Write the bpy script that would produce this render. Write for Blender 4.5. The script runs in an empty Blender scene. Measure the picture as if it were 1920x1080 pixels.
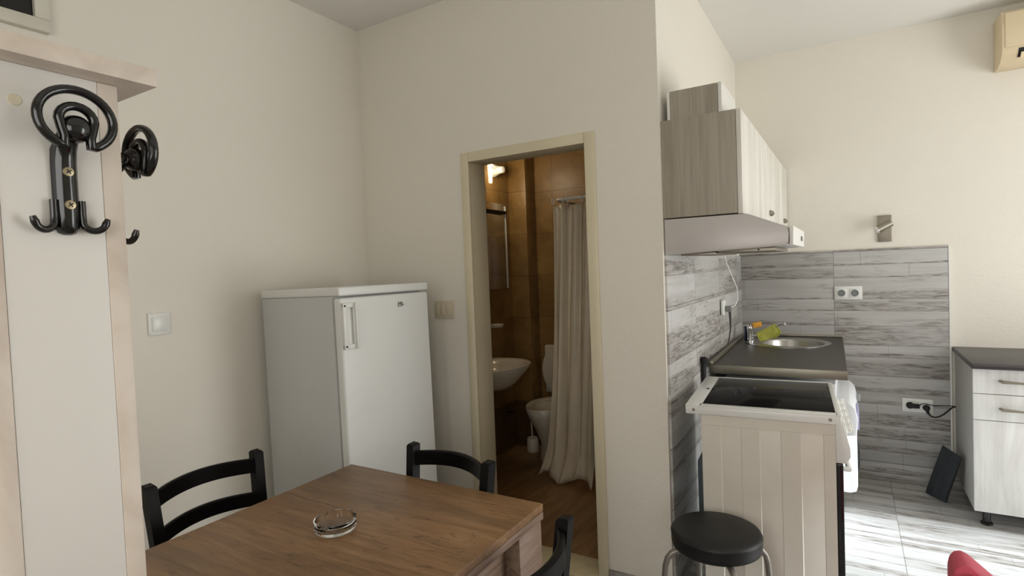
import bpy, bmesh, math, random
from mathutils import Vector, Matrix
random.seed(7)
PI = math.pi
scene = bpy.context.scene
COL = scene.collection

# ------------------------------------------------------------------ materials
def lin(c):
    def f(v):
        v /= 255.0
        return v / 12.92 if v <= 0.04045 else ((v + 0.055) / 1.055) ** 2.4
    return (f(c[0]), f(c[1]), f(c[2]), 1.0)

class NT:
    """small helper around a node tree"""
    def __init__(s, name):
        s.m = bpy.data.materials.new(name)
        s.m.use_nodes = True
        s.t = s.m.node_tree
        s.b = s.t.nodes['Principled BSDF']
        s.out = s.t.nodes['Material Output']
    def n(s, typ, **kw):
        nd = s.t.nodes.new(typ)
        for k, v in kw.items():
            setattr(nd, k, v)
        return nd
    def link(s, a, b):
        s.t.links.new(a, b)
    def math(s, op, a, b=None, c=None, clamp=False):
        nd = s.n('ShaderNodeMath', operation=op, use_clamp=clamp)
        for i, v in enumerate((a, b, c)):
            if v is None:
                continue
            if isinstance(v, (int, float)):
                nd.inputs[i].default_value = v
            else:
                s.link(v, nd.inputs[i])
        return nd.outputs[0]
    def coords(s):
        tc = s.n('ShaderNodeTexCoord')
        sp = s.n('ShaderNodeSeparateXYZ')
        s.link(tc.outputs['Object'], sp.inputs[0])
        return tc.outputs['Object'], sp.outputs
    def vec(s, x, y, z):
        c = s.n('ShaderNodeCombineXYZ')
        for i, v in enumerate((x, y, z)):
            if isinstance(v, (int, float)):
                c.inputs[i].default_value = v
            else:
                s.link(v, c.inputs[i])
        return c.outputs[0]
    def noise(s, v, scale=1.0, detail=4.0, rough=0.55, dist=0.0):
        nd = s.n('ShaderNodeTexNoise')
        nd.inputs['Scale'].default_value = scale
        nd.inputs['Detail'].default_value = detail
        nd.inputs['Roughness'].default_value = rough
        nd.inputs['Distortion'].default_value = dist
        if v is not None:
            s.link(v, nd.inputs['Vector'])
        return nd.outputs['Fac']
    def ramp(s, f, stops, interp='LINEAR'):
        r = s.n('ShaderNodeValToRGB')
        r.color_ramp.interpolation = interp
        el = r.color_ramp.elements
        while len(el) < len(stops):
            el.new(0.5)
        for e, (p, c) in zip(el, stops):
            e.position = p
            e.color = c if len(c) == 4 else (*c, 1)
        s.link(f, r.inputs[0])
        return r.outputs[0]
    def mixc(s, fac, a, b, mode='MIX'):
        nd = s.n('ShaderNodeMix', data_type='RGBA', blend_type=mode)
        if isinstance(fac, (int, float)):
            nd.inputs[0].default_value = fac
        else:
            s.link(fac, nd.inputs[0])
        for i, v in ((6, a), (7, b)):
            if isinstance(v, tuple):
                nd.inputs[i].default_value = v
            else:
                s.link(v, nd.inputs[i])
        return nd.outputs[2]
    def bump(s, h, strength=0.2, dist=0.01):
        bn = s.n('ShaderNodeBump')
        bn.inputs['Strength'].default_value = strength
        bn.inputs['Distance'].default_value = dist
        s.link(h, bn.inputs['Height'])
        s.link(bn.outputs[0], s.b.inputs['Normal'])

def plain(name, col, rough=0.5, metal=0.0, var=0.04, scale=14.0, coat=0.0, spec=0.5, bump=0.0, bscale=150.0):
    """solid colour broken up by a faint noise"""
    k = NT(name)
    c = lin(col)
    v, _ = k.coords()
    nz = k.noise(v, scale, 3)
    lo = tuple(x * (1 - var) for x in c[:3]) + (1,)
    hi = tuple(min(1, x * (1 + var)) for x in c[:3]) + (1,)
    k.link(k.ramp(nz, [(0.3, lo), (0.7, hi)]), k.b.inputs['Base Color'])
    k.b.inputs['Roughness'].default_value = rough
    k.b.inputs['Metallic'].default_value = metal
    k.b.inputs['Coat Weight'].default_value = coat
    k.b.inputs['Specular IOR Level'].default_value = spec
    if bump:
        k.bump(k.noise(v, bscale, 3), bump, 0.004)
    return k.m

def plaster(name, col, strength=0.25):
    k = NT(name)
    v, _ = k.coords()
    c = lin(col)
    n1 = k.noise(v, 1.3, 3)
    lo = tuple(x * 0.975 for x in c[:3]) + (1,)
    k.link(k.ramp(n1, [(0.35, lo), (0.65, c)]), k.b.inputs['Base Color'])
    k.b.inputs['Roughness'].default_value = 0.9
    k.b.inputs['Specular IOR Level'].default_value = 0.15
    h = k.math('ADD', k.noise(v, 55, 4, 0.6), k.math('MULTIPLY', k.noise(v, 160, 2), 0.5))
    k.bump(h, strength, 0.006)
    return k.m

def whitewood(name, ua, va, u0, v0, ph=0.1, tile=0.6, bright=1.0, rough=0.42, joints=True, seed=0.0):
    """grey-white weathered plank print on large tiles; ua/va = axes along and across the planks"""
    k = NT(name)
    _, sp = k.coords()
    u = k.math('SUBTRACT', sp[ua], u0)
    v = k.math('SUBTRACT', sp[va], v0)
    # uneven plank widths: warp v a little before cutting it into rows
    warp = k.math('MULTIPLY', k.math('SINE', k.math('MULTIPLY', v, 23.0)), 0.018)
    vv = k.math('DIVIDE', k.math('ADD', v, warp), ph)
    row = k.math('FLOOR', vv)
    fr = k.math('FRACT', vv)
    tl = k.math('FLOOR', k.math('DIVIDE', u, tile))
    wn = k.n('ShaderNodeTexWhiteNoise', noise_dimensions='3D')
    k.link(k.vec(row, k.math('MULTIPLY', tl, 0.0 if not joints else 1.0), seed), wn.inputs['Vector'])
    r = wn.outputs['Value']
    off = k.math('MULTIPLY', r, 41.0)
    # grain
    g1 = k.noise(k.vec(k.math('ADD', k.math('MULTIPLY', u, 2.2), off), k.math('MULTIPLY', v, 30), off), 1, 6, 0.6, 0.4)
    g2 = k.noise(k.vec(k.math('ADD', k.math('MULTIPLY', u, 9.0), off), k.math('MULTIPLY', v, 85), off), 1, 5, 0.65, 0.9)
    blot = k.noise(k.vec(k.math('ADD', k.math('MULTIPLY', u, 3.2), off), k.math('MULTIPLY', v, 9), off), 1, 3)
    # a weathered band of its own height on each plank, broken up along the length, plus stray blotches
    r2 = k.math('FRACT', k.math('MULTIPLY', r, 17.31))
    band = k.math('ADD', 0.16, k.math('MULTIPLY', k.math('POWER', r2, 1.5), 0.95))
    ragged = k.math('ADD', fr, k.math('MULTIPLY', k.math('SUBTRACT', blot, 0.5), 0.55))
    inband = k.math('MULTIPLY', k.math('SUBTRACT', band, ragged), 9.0, clamp=True)
    patch = k.noise(k.vec(k.math('ADD', k.math('MULTIPLY', u, 1.6), off), k.math('MULTIPLY', v, 2.0), off), 1, 2)
    inband = k.math('MULTIPLY', inband, k.math('MULTIPLY', k.math('SUBTRACT', patch, 0.30), 6.0, clamp=True))
    scr = k.math('MULTIPLY', k.math('SUBTRACT', g2, 0.40), 5.0, clamp=True)
    stray = k.math('MULTIPLY', k.math('SUBTRACT', k.math('MULTIPLY', blot, g2), 0.30), 9.0, clamp=True)
    m1 = k.math('MAXIMUM', k.math('MULTIPLY', inband, k.math('ADD', 0.38, k.math('MULTIPLY', scr, 0.62))), k.math('MULTIPLY', stray, 0.55))
    b = bright
    base = k.ramp(g1, [(0.30, (0.52*b, 0.51*b, 0.485*b)), (0.52, (0.60*b, 0.595*b, 0.575*b)), (0.75, (0.66*b, 0.655*b, 0.64*b))])
    tone = k.ramp(r, [(0, (0.84, 0.84, 0.83)), (0.5, (0.95, 0.94, 0.93)), (1, (1, 1, 1))])
    base = k.mixc(1.0, base, tone, 'MULTIPLY')
    wcol = k.ramp(g2, [(0.40, (0.40*b, 0.37*b, 0.335*b)), (0.52, (0.27*b, 0.24*b, 0.21*b)), (0.66, (0.13*b, 0.11*b, 0.095*b))])
    col = k.mixc(k.math('MULTIPLY', m1, 0.9), base, wcol)
    # plank gaps, butt joints
    gap = k.math('LESS_THAN', fr, 0.026)
    col = k.mixc(k.math('MULTIPLY', gap, 0.55), col, (0.20*b, 0.18*b, 0.16*b, 1))
    bj = k.math('LESS_THAN', k.math('FRACT', k.math('ADD', k.math('DIVIDE', u, 0.83), k.math('MULTIPLY', r, 7.3))), 0.006)
    col = k.mixc(k.math('MULTIPLY', bj, 0.35), col, (0.22*b, 0.2*b, 0.18*b, 1))
    if joints:
        j = k.math('LESS_THAN', k.math('FRACT', k.math('DIVIDE', u, tile)), 0.006)
        j2 = k.math('LESS_THAN', k.math('FRACT', k.math('DIVIDE', v, tile)), 0.007)
        col = k.mixc(k.math('MULTIPLY', k.math('MAXIMUM', j, j2), 0.8), col, (0.17, 0.16, 0.15, 1))
    k.link(col, k.b.inputs['Base Color'])
    k.b.inputs['Roughness'].default_value = rough
    k.bump(k.math('SUBTRACT', g2, k.math('MULTIPLY', gap, 0.6)), 0.12, 0.003)
    return k.m

def wood(name, ua, va, dark, mid, light, us=3.0, vs=40.0, rough=0.5, extra=0.0, dist=1.2, bump=0.1):
    k = NT(name)
    _, sp = k.coords()
    u, v = sp[ua], sp[va]
    w = [i for i in range(3) if i not in (ua, va)][0]
    g = k.noise(k.vec(k.math('MULTIPLY', u, us), k.math('MULTIPLY', v, vs), k.math('MULTIPLY', sp[w], vs)), 1, 7, 0.62, dist)
    b = k.noise(k.vec(k.math('MULTIPLY', u, us*0.7), k.math('MULTIPLY', v, vs*0.16), k.math('MULTIPLY', sp[w], 3)), 1, 4, 0.6, 0.6)
    col = k.ramp(g, [(0.28, lin(dark)), (0.5, lin(mid)), (0.74, lin(light))])
    tone = k.ramp(b, [(0.3, (0.72, 0.70, 0.68)), (0.6, (1, 1, 1))])
    col = k.mixc(0.8, col, tone, 'MULTIPLY')
    if extra:
        f = k.noise(k.vec(k.math('MULTIPLY', u, us*3.2), k.math('MULTIPLY', v, vs*0.55), sp[w]), 1, 6, 0.72, 2.0)
        m = k.math('MULTIPLY', k.math('SUBTRACT', f, 0.60), 6.0, clamp=True)
        col = k.mixc(k.math('MULTIPLY', m, extra), col, lin(tuple(int(x * 0.55) for x in dark)))
    k.link(col, k.b.inputs['Base Color'])
    k.b.inputs['Roughness'].default_value = rough
    if bump:
        k.bump(g, bump, 0.002)
    return k.m

M = {}
M['wall'] = plaster('wall_plaster', (231, 226, 214))
M['ceiling'] = plaster('ceiling_plaster', (232, 230, 224), 0.1)
M['floor'] = whitewood('floor_tile_whitewashed', 0, 1, 0.195, 0.30, 0.1, 0.6, 0.78, 0.38, True, 3.0)
M['splash_back'] = whitewood('splash_tile_back', 0, 2, -0.088, 0.25, 0.1, 0.592, 0.80, 0.45, True, 1.0)
M['splash_side'] = whitewood('splash_tile_side', 1, 2, 3.398, 0.02, 0.12, 0.6, 0.92, 0.5, True, 9.0)
M['bath_floor'] = wood('bath_plank_tile', 1, 0, (110, 82, 52), (150, 114, 74), (178, 140, 96), 1.6, 14, 0.45, 0.3)
M['white_gloss'] = plain('white_enamel', (226, 227, 222), 0.28, var=0.015)
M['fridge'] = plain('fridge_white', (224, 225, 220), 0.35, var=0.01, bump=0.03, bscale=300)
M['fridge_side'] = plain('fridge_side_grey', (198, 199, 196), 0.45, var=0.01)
M['plastic_white'] = plain('white_plastic', (228, 228, 222), 0.4, var=0.01)
M['plastic_grey'] = plain('grey_plastic', (120, 122, 120), 0.5)
M['plastic_cream'] = plain('cream_plastic', (206, 196, 172), 0.45, var=0.02)
M['ac'] = plain('yellowed_plastic', (222, 204, 170), 0.4, var=0.02)
M['frame_cream'] = plain('cream_painted_frame', (214, 204, 176), 0.42, var=0.03, scale=6)
M['threshold'] = plain('cream_stone', (210, 196, 160), 0.5, var=0.08, scale=20)
M['black_gloss'] = plain('black_lacquer', (9, 9, 9), 0.18, coat=0.3)
M['black_wood'] = plain('black_stained_wood', (8, 6, 6), 0.45, var=0.3, scale=40, bump=0.05, spec=0.16)
M['black_matte'] = plain('black_rubber', (12, 12, 13), 0.65)
M['black_leather'] = plain('black_leatherette', (13, 14, 15), 0.5, var=0.15, bump=0.12, bscale=260)
M['bag'] = plain('black_canvas', (34, 38, 43), 0.7, var=0.3, scale=60, bump=0.2, bscale=400)
M['steel'] = plain('brushed_steel', (186, 184, 178), 0.28, 1.0, var=0.06, scale=60)
M['steel_dull'] = plain('dull_steel', (150, 144, 132), 0.45, 1.0, var=0.05, scale=40)
M['chrome'] = plain('chrome', (215, 216, 218), 0.08, 1.0, var=0.01)
M['alu'] = plain('aluminium_edge', (134, 130, 118), 0.42, 1.0, var=0.04)
M['leg_grey'] = plain('grey_painted_tube', (138, 134, 126), 0.4, 0.6, var=0.05)
M['hob'] = plain('black_ceramic_glass', (20, 20, 21), 0.12, var=0.05, spec=0.5)
M['hob'].node_tree.nodes['Principled BSDF'].inputs['IOR'].default_value = 1.07
M['stove'] = plain('stove_white_side', (216, 211, 198), 0.42, var=0.02)
M['washer'] = plain('washer_white', (228, 230, 232), 0.3, var=0.01)
M['dark_glass'] = plain('dark_glass', (30, 30, 30), 0.06, var=0.05)
M['worktop'] = plain('grey_worktop', (62, 59, 55), 0.42, var=0.12, scale=120)
M['worktop_dark'] = plain('dark_worktop', (58, 53, 54), 0.34, var=0.08, scale=100)
M['hood'] = plain('hood_painted_grey', (196, 192, 188), 0.4, 0.15, var=0.015)
M['cab_side'] = wood('cabinet_side_grain', 2, 0, (156, 149, 134), (168, 161, 146), (176, 170, 156), 2.0, 90, 0.6, 0.06)
M['cab_front'] = wood('cabinet_front_white_grain', 2, 1, (222, 219, 209), (228, 226, 217), (233, 231, 223), 2.0, 70, 0.45, 0.0)
M['cab_front_x'] = wood('drawer_front_white_grain', 2, 0, (212, 212, 207), (222, 222, 218), (229, 229, 225), 2.0, 60, 0.45, 0.0)
M['cab_white'] = plain('white_melamine_edge', (226, 225, 218), 0.45, var=0.01)
M['cab_grey'] = plain('grey_melamine', (158, 156, 150), 0.5, var=0.03)
M['rack_panel'] = plain('white_melamine', (212, 209, 202), 0.4, var=0.01)
M['red'] = plain('red_fabric', (204, 84, 102), 0.8, var=0.08, scale=40, bump=0.06, bscale=220)
M['green_cloth'] = plain('green_cloth', (204, 206, 98), 0.85, var=0.18, scale=30, bump=0.3, bscale=260)
M['orange_sponge'] = plain('orange_sponge', (238, 172, 70), 0.9, var=0.1, scale=50, bump=0.4, bscale=300)
M['ceramic'] = plain('bath_ceramic', (226, 218, 200), 0.2, var=0.01)
M['curtain'] = plain('curtain_plastic', (226, 214, 190), 0.45, var=0.05, scale=8)
M['mirror'] = plain('mirror_glass', (200, 200, 198), 0.03, 1.0, var=0.0)
M['navy'] = plain('navy_plastic', (20, 22, 60), 0.3)

def marble_wood():
    k = NT('pale_marbled_laminate')
    v, sp = k.coords()
    n = k.noise(k.vec(k.math('MULTIPLY', sp[0], 9), k.math('MULTIPLY', sp[1], 9), k.math('MULTIPLY', sp[2], 7)), 1, 5, 0.5, 0.8)
    k.link(k.ramp(n, [(0.34, lin((190, 176, 162))), (0.5, lin((206, 194, 180))), (0.68, lin((212, 202, 190)))]), k.b.inputs['Base Color'])
    k.b.inputs['Roughness'].default_value = 0.45
    return k.m
M['rack_wood'] = marble_wood()

def table_wood():
    k = NT('brown_oak_laminate')
    _, sp = k.coords()
    x, y, z = sp[0], sp[1], sp[2]
    g = k.noise(k.vec(k.math('MULTIPLY', x, 3.0), k.math('MULTIPLY', y, 46), k.math('MULTIPLY', z, 46)), 1, 8, 0.64, 1.0)
    b = k.noise(k.vec(k.math('MULTIPLY', x, 2.2), k.math('MULTIPLY', y, 7), k.math('MULTIPLY', z, 6)), 1, 4, 0.6, 1.2)
    kn = k.noise(k.vec(k.math('MULTIPLY', x, 8), k.math('MULTIPLY', y, 26), z), 1, 6, 0.72, 2.2)
    col = k.ramp(g, [(0.25, lin((104, 78, 52))), (0.5, lin((140, 107, 73))), (0.75, lin((160, 127, 92)))])
    col = k.mixc(0.9, col, k.ramp(b, [(0.28, (0.62, 0.60, 0.58)), (0.62, (1.05, 1.0, 0.95))]), 'MULTIPLY')
    m = k.math('MULTIPLY', k.math('SUBTRACT', kn, 0.565), 7.0, clamp=True)
    col = k.mixc(k.math('MULTIPLY', m, 0.78), col, lin((62, 42, 26)))
    # one long dark crack in the print, fading out along the board
    yl = k.math('ADD', 1.072, k.math('MULTIPLY', k.math('SUBTRACT', k.noise(k.vec(k.math('MULTIPLY', x, 5), 0.0, 0.0), 1, 3), 0.5), 0.06))
    dd = k.math('ABSOLUTE', k.math('SUBTRACT', y, yl))
    ln = k.math('MULTIPLY', k.math('LESS_THAN', dd, 0.0022), k.math('LESS_THAN', x, -1.19))
    col = k.mixc(k.math('MULTIPLY', ln, 0.75), col, lin((44, 28, 18)))
    k.link(col, k.b.inputs['Base Color'])
    k.b.inputs['Roughness'].default_value = 0.42
    k.bump(g, 0.12, 0.002)
    return k.m
M['table'] = table_wood()
M['table_side'] = wood('oak_laminate_edge', 1, 2, (104, 82, 66), (136, 112, 94), (156, 134, 116), 3.0, 40, 0.5, 0.3)

def bath_tile():
    k = NT('brown_stone_tile')
    v, sp = k.coords()
    h = k.math('ADD', sp[0], sp[1])
    fz = k.math('FRACT', k.math('DIVIDE', k.math('ADD', sp[2], 0.30), 0.33))
    fh = k.math('FRACT', k.math('DIVIDE', k.math('ADD', h, 0.14), 0.30))
    j = k.math('MAXIMUM', k.math('LESS_THAN', fz, 0.016), k.math('LESS_THAN', fh, 0.016))
    wn = k.n('ShaderNodeTexWhiteNoise', noise_dimensions='2D')
    k.link(k.vec(k.math('FLOOR', k.math('DIVIDE', k.math('ADD', sp[2], 0.30), 0.33)), k.math('FLOOR', k.math('DIVIDE', k.math('ADD', h, 0.14), 0.30)), 0.0), wn.inputs['Vector'])
    n = k.noise(v, 7, 6, 0.6, 0.6)
    col = k.ramp(n, [(0.3, lin((128, 98, 54))), (0.55, lin((152, 118, 68))), (0.75, lin((168, 134, 82)))])
    col = k.mixc(0.7, col, k.ramp(wn.outputs['Value'], [(0, (0.75, 0.72, 0.7)), (1, (1, 1, 1))]), 'MULTIPLY')
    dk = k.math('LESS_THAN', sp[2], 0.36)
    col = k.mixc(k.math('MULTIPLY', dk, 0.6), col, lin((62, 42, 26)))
    col = k.mixc(k.math('MULTIPLY', j, 0.6), col, lin((86, 60, 36)))
    k.link(col, k.b.inputs['Base Color'])
    k.b.inputs['Roughness'].default_value = 0.4
    k.bump(k.math('SUBTRACT', 1, j), 0.4, 0.002)
    return k.m
M['bath_tile'] = bath_tile()

def glass_mat():
    k = NT('clear_glass')
    k.b.inputs['Base Color'].default_value = (0.96, 0.97, 0.95, 1)
    k.b.inputs['Transmission Weight'].default_value = 1.0
    k.b.inputs['Roughness'].default_value = 0.02
    k.b.inputs['IOR'].default_value = 1.42
    return k.m
M['glass'] = glass_mat()

def glow(name, col, s):
    k = NT(name)
    k.b.inputs['Base Color'].default_value = lin(col)
    k.b.inputs['Emission Color'].default_value = lin(col)
    k.b.inputs['Emission Strength'].default_value = s
    return k.m
M['lamp_glow'] = glow('lit_lamp_tube', (255, 236, 200), 0.9)

# ------------------------------------------------------------------ geometry helpers
class MB:
    """collects shapes into one bmesh; build() links it as ONE mesh object"""
    def __init__(s):
        s.bm = bmesh.new()
        s.mats = []
    def _slot(s, m):
        if m is None:
            return 0
        if m not in s.mats:
            s.mats.append(m)
        return s.mats.index(m)
    def _merge(s, bm2, mat=None, X=None):
        if X is not None:
            bmesh.ops.transform(bm2, matrix=X, verts=bm2.verts)
        bmesh.ops.recalc_face_normals(bm2, faces=bm2.faces)
        me = bpy.data.meshes.new('tmp')
        for f in bm2.faces:
            f.material_index = 0
        bm2.to_mesh(me)
        bm2.free()
        n0 = len(s.bm.faces)
        s.bm.from_mesh(me)
        bpy.data.meshes.remove(me)
        s.bm.faces.ensure_lookup_table()
        if mat is not None:
            i = s._slot(mat)
            for f in s.bm.faces[n0:]:
                f.material_index = i
        return s
    def box(s, x0, x1, y0, y1, z0, z1, bev=0.0, seg=2, X=None, mat=None):
        b = bmesh.new()
        bmesh.ops.create_cube(b, size=1)
        for v in b.verts:
            v.co = Vector(((x0 + x1) / 2 + v.co.x * (x1 - x0), (y0 + y1) / 2 + v.co.y * (y1 - y0), (z0 + z1) / 2 + v.co.z * (z1 - z0)))
        if bev > 0:
            bmesh.ops.bevel(b, geom=b.edges[:], offset=bev, segments=seg, profile=0.5, affect='EDGES')
        return s._merge(b, mat, X)
    def tube(s, pts, r, segs=12, closed=False, X=None, mat=None, flat=1.0, up=None):
        pts = [Vector(p) for p in pts]
        n = len(pts)
        rr = r if isinstance(r, (list, tuple)) else [r] * n
        b = bmesh.new()
        tang = []
        for i in range(n):
            a = pts[(i - 1) % n] if (closed or i > 0) else pts[i]
            c = pts[(i + 1) % n] if (closed or i < n - 1) else pts[i]
            tang.append((c - a).normalized())
        nrm = Vector(up) if up else (Vector((0, 0, 1)) if abs(tang[0].z) < 0.9 else Vector((1, 0, 0)))
        rings = []
        for i in range(n):
            t = tang[i]
            nn = (nrm - t * nrm.dot(t))
            if nn.length < 1e-6:
                nn = t.orthogonal()
            nn.normalize()
            if not up:
                nrm = nn
            bn = t.cross(nn)
            rings.append([b.verts.new(pts[i] + (nn * math.cos(2 * PI * k / segs) * flat + bn * math.sin(2 * PI * k / segs)) * rr[i]) for k in range(segs)])
        m = n if closed else n - 1
        for i in range(m):
            A, B = rings[i], rings[(i + 1) % n]
            if closed and i == n - 1:   # best match for twist
                best = min(range(segs), key=lambda o: (A[0].co - B[o].co).length)
                B = B[best:] + B[:best]
            for k in range(segs):
                b.faces.new((A[k], A[(k + 1) % segs], B[(k + 1) % segs], B[k]))
        if not closed:
            b.faces.new(rings[0][::-1])
            b.faces.new(rings[-1])
        return s._merge(b, mat, X)
    def lathe(s, prof, segs=32, X=None, mat=None, sx=1.0, sy=1.0):
        b = bmesh.new()
        rings = []
        for (r, z) in prof:
            if r < 1e-6:
                rings.append([b.verts.new((0, 0, z))])
            else:
                rings.append([b.verts.new((r * sx * math.cos(2 * PI * k / segs), r * sy * math.sin(2 * PI * k / segs), z)) for k in range(segs)])
        for A, B in zip(rings, rings[1:]):
            for k in range(segs):
                k2 = (k + 1) % segs
                if len(A) == 1 and len(B) == 1:
                    continue
                if len(A) == 1:
                    b.faces.new((A[0], B[k], B[k2]))
                elif len(B) == 1:
                    b.faces.new((A[k], A[k2], B[0]))
                else:
                    b.faces.new((A[k], A[k2], B[k2], B[k]))
        if len(rings[0]) > 1:
            b.faces.new(rings[0][::-1])
        if len(rings[-1]) > 1:
            b.faces.new(rings[-1])
        return s._merge(b, mat, X)
    def prism(s, outline, O, U, V, W, bev=0.0, X=None, mat=None):
        """outline (u,v) in the plane O,U,V swept along W"""
        O, U, V, W = Vector(O), Vector(U), Vector(V), Vector(W)
        b = bmesh.new()
        lo = [b.verts.new(O + U * p[0] + V * p[1]) for p in outline]
        hi = [b.verts.new(O + U * p[0] + V * p[1] + W) for p in outline]
        n = len(lo)
        b.faces.new(lo[::-1])
        b.faces.new(hi)
        for i in range(n):
            b.faces.new((lo[i], lo[(i + 1) % n], hi[(i + 1) % n], hi[i]))
        if bev > 0:
            bmesh.ops.recalc_face_normals(b, faces=b.faces)
            bmesh.ops.bevel(b, geom=b.edges[:], offset=bev, segments=2, profile=0.5, affect='EDGES')
        return s._merge(b, mat, X)
    def loft(s, rings, closed_ring=True, cap=True, X=None, mat=None):
        b = bmesh.new()
        R = [[b.verts.new(p) for p in r] for r in rings]
        n = len(R[0])
        for A, B in zip(R, R[1:]):
            for k in range(n if closed_ring else n - 1):
                b.faces.new((A[k], A[(k + 1) % n], B[(k + 1) % n], B[k]))
        if cap and closed_ring:
            b.faces.new(R[0][::-1])
            b.faces.new(R[-1])
        return s._merge(b, mat, X)
    def build(s, name, mat, parent=None, world=False, smooth=35, solid=0.0):
        if world and parent is not None:
            bmesh.ops.transform(s.bm, matrix=wm(parent).inverted(), verts=s.bm.verts)
        me = bpy.data.meshes.new(name)
        s.bm.to_mesh(me)
        s.bm.free()
        me.materials.append(mat) if not s.mats else None
        if s.mats:
            for m in s.mats:
                me.materials.append(m)
        for p in me.polygons:
            p.use_smooth = True
        me.set_sharp_from_angle(angle=math.radians(smooth))
        o = bpy.data.objects.new(name, me)
        COL.objects.link(o)
        if parent is not None:
            o.parent = parent
        if solid:
            md = o.modifiers.new('thickness', 'SOLIDIFY')
            md.thickness = solid
            md.offset = 0
        return o

def wm(o):
    m = o.matrix_basis.copy()
    while o.parent:
        o = o.parent
        m = o.matrix_basis @ m
    return m

def tag(o, label, cat, group=None):
    o['label'] = label
    o['category'] = cat
    if group:
        o['group'] = group
    return o

def thing(name, label, cat, loc=(0, 0, 0), rotz=0.0, group=None):
    o = bpy.data.objects.new(name, None)
    COL.objects.link(o)
    o.empty_display_size = 0.1
    o.location = loc
    o.rotation_euler = (0, 0, rotz)
    return tag(o, label, cat, group)

def struct(name, mb, mat, parent=None, **kw):
    o = mb.build(name, mat, parent, **kw)
    if parent is None:
        o['kind'] = 'structure'
    return o

def copy_tree(o, parent=None):
    c = o.copy()
    COL.objects.link(c)
    if parent is not None:
        c.parent = parent
    for ch in list(o.children):
        copy_tree(ch, c)
    return c

def basis(x, y, z, o=(0, 0, 0)):
    x, y, z = Vector(x), Vector(y), Vector(z)
    return Matrix(((x.x, y.x, z.x, o[0]), (x.y, y.y, z.y, o[1]), (x.z, y.z, z.z, o[2]), (0, 0, 0, 1)))

def T(x, y, z):
    return Matrix.Translation((x, y, z))
def RX(a): return Matrix.Rotation(a, 4, 'X')
def RY(a): return Matrix.Rotation(a, 4, 'Y')
def RZ(a): return Matrix.Rotation(a, 4, 'Z')
def to_x(o): return basis((0, 1, 0), (0, 0, 1), (1, 0, 0), o)      # lathe axis -> +x
def to_my(o): return basis((1, 0, 0), (0, 0, 1), (0, -1, 0), o)    # lathe axis -> -y (lathe x -> x, y -> z)

# ------------------------------------------------------------------ setting
CZ = 2.775            # ceiling
YA, YD = 2.30, 4.185  # wall with the bathroom door, wall behind the sink
XB, XC, XR, YF = -2.343, -0.657, 2.30, -1.30

struct('floor', MB().box(XB - .2, XR + .2, YF - .2, YA + .001, -.1, 0).box(XC - .1, XR + .2, YA, YD + .15, -.1, 0), M['floor'])
struct('floor_bathroom', MB().box(-2.45, XC - .1, 2.42, 4.1, -.1, 0.0).box(-1.60, -1.0, YA, 2.42, -.1, -0.001), M['bath_floor'])
struct('ceiling', MB().box(XB - .2, XR + .2, YF - .2, YD + .15, CZ, CZ + .12), M['ceiling'])
struct('wall_left', MB().box(XB - .15, XB, YF - .15, YA + .12, 0, CZ), M['wall'])
# wall with the doorway (opening x -1.658..-0.939, z 0..1.995)
struct('wall_back', MB().box(XB, -1.645, YA, YA + .13, 0, CZ).box(-.952, XC, YA, YA + .13, 0, CZ).box(-1.645, -.952, YA, YA + .13, 1.982, CZ), M['wall'])
struct('wall_niche', MB().box(XC - .11, XC, YA + .13, YD, 0, CZ), M['wall'])
struct('wall_kitchen', MB().box(XC - .11, XR, YD, YD + .15, 0, CZ), M['wall'])
# right wall: glazed door opening y 2.15..3.62 z 0..2.15; the added window opening is in the front wall
W1 = (2.05, 3.60, 0.0, 2.15)
W2 = (-.9, 1.5, .85, 2.25)
wr = MB()
wr.box(XR, XR + .18, W1[1], YD + .15, 0, CZ).box(XR, XR + .18, YF - .15, W1[0], 0, CZ)
wr.box(XR, XR + .18, W1[0], W1[1], W1[3], CZ)
struct('wall_right', wr, M['wall'])
wf = MB().box(XB, W2[0], YF - .15, YF, 0, CZ).box(W2[1], XR, YF - .15, YF, 0, CZ)
wf.box(W2[0], W2[1], YF - .15, YF, 0, W2[2]).box(W2[0], W2[1], YF - .15, YF, W2[3], CZ)
struct('wall_front', wf, M['wall'])
f = MB()
for a in (W1[0], W1[1] - .06):
    f.box(XR + .06, XR + .12, a, a + .06, 0, W1[3], .004)
f.box(XR + .06, XR + .12, W1[0] + .06, W1[1] - .06, W1[3] - .06, W1[3], .004)
struct('door_2', f, M['plastic_white'])
f = MB()
for a in (W2[0], W2[1] - .06):
    f.box(a, a + .06, YF - .11, YF - .05, W2[2], W2[3], .004)
for a in (W2[2], W2[3] - .06):
    f.box(W2[0] + .06, W2[1] - .06, YF - .11, YF - .05, a, a + .06, .004)
struct('window_added', f, M['plastic_white'])  # unseen window frame, added round the opening for the front fill light
# outside: unseen balcony slab, added to bounce sunlight in through the glazed door
struct('floor_balcony_bounce', MB().box(XR + .18, XR + 5, YF - 2, YD + 3, -.2, -.06), plain('balcony_concrete', (190, 186, 176), 0.9))

# bathroom shell
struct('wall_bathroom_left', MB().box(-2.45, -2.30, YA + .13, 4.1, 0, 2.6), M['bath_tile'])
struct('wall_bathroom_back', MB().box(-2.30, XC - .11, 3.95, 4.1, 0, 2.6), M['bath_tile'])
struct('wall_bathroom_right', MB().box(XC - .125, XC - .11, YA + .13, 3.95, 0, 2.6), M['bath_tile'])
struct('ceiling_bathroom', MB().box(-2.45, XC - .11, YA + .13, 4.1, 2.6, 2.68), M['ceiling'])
struct('trim_bathroom_pillar', MB().box(-2.30, -2.14, 3.80, 3.95, 0, 2.6, .004), M['bath_tile'])

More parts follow.
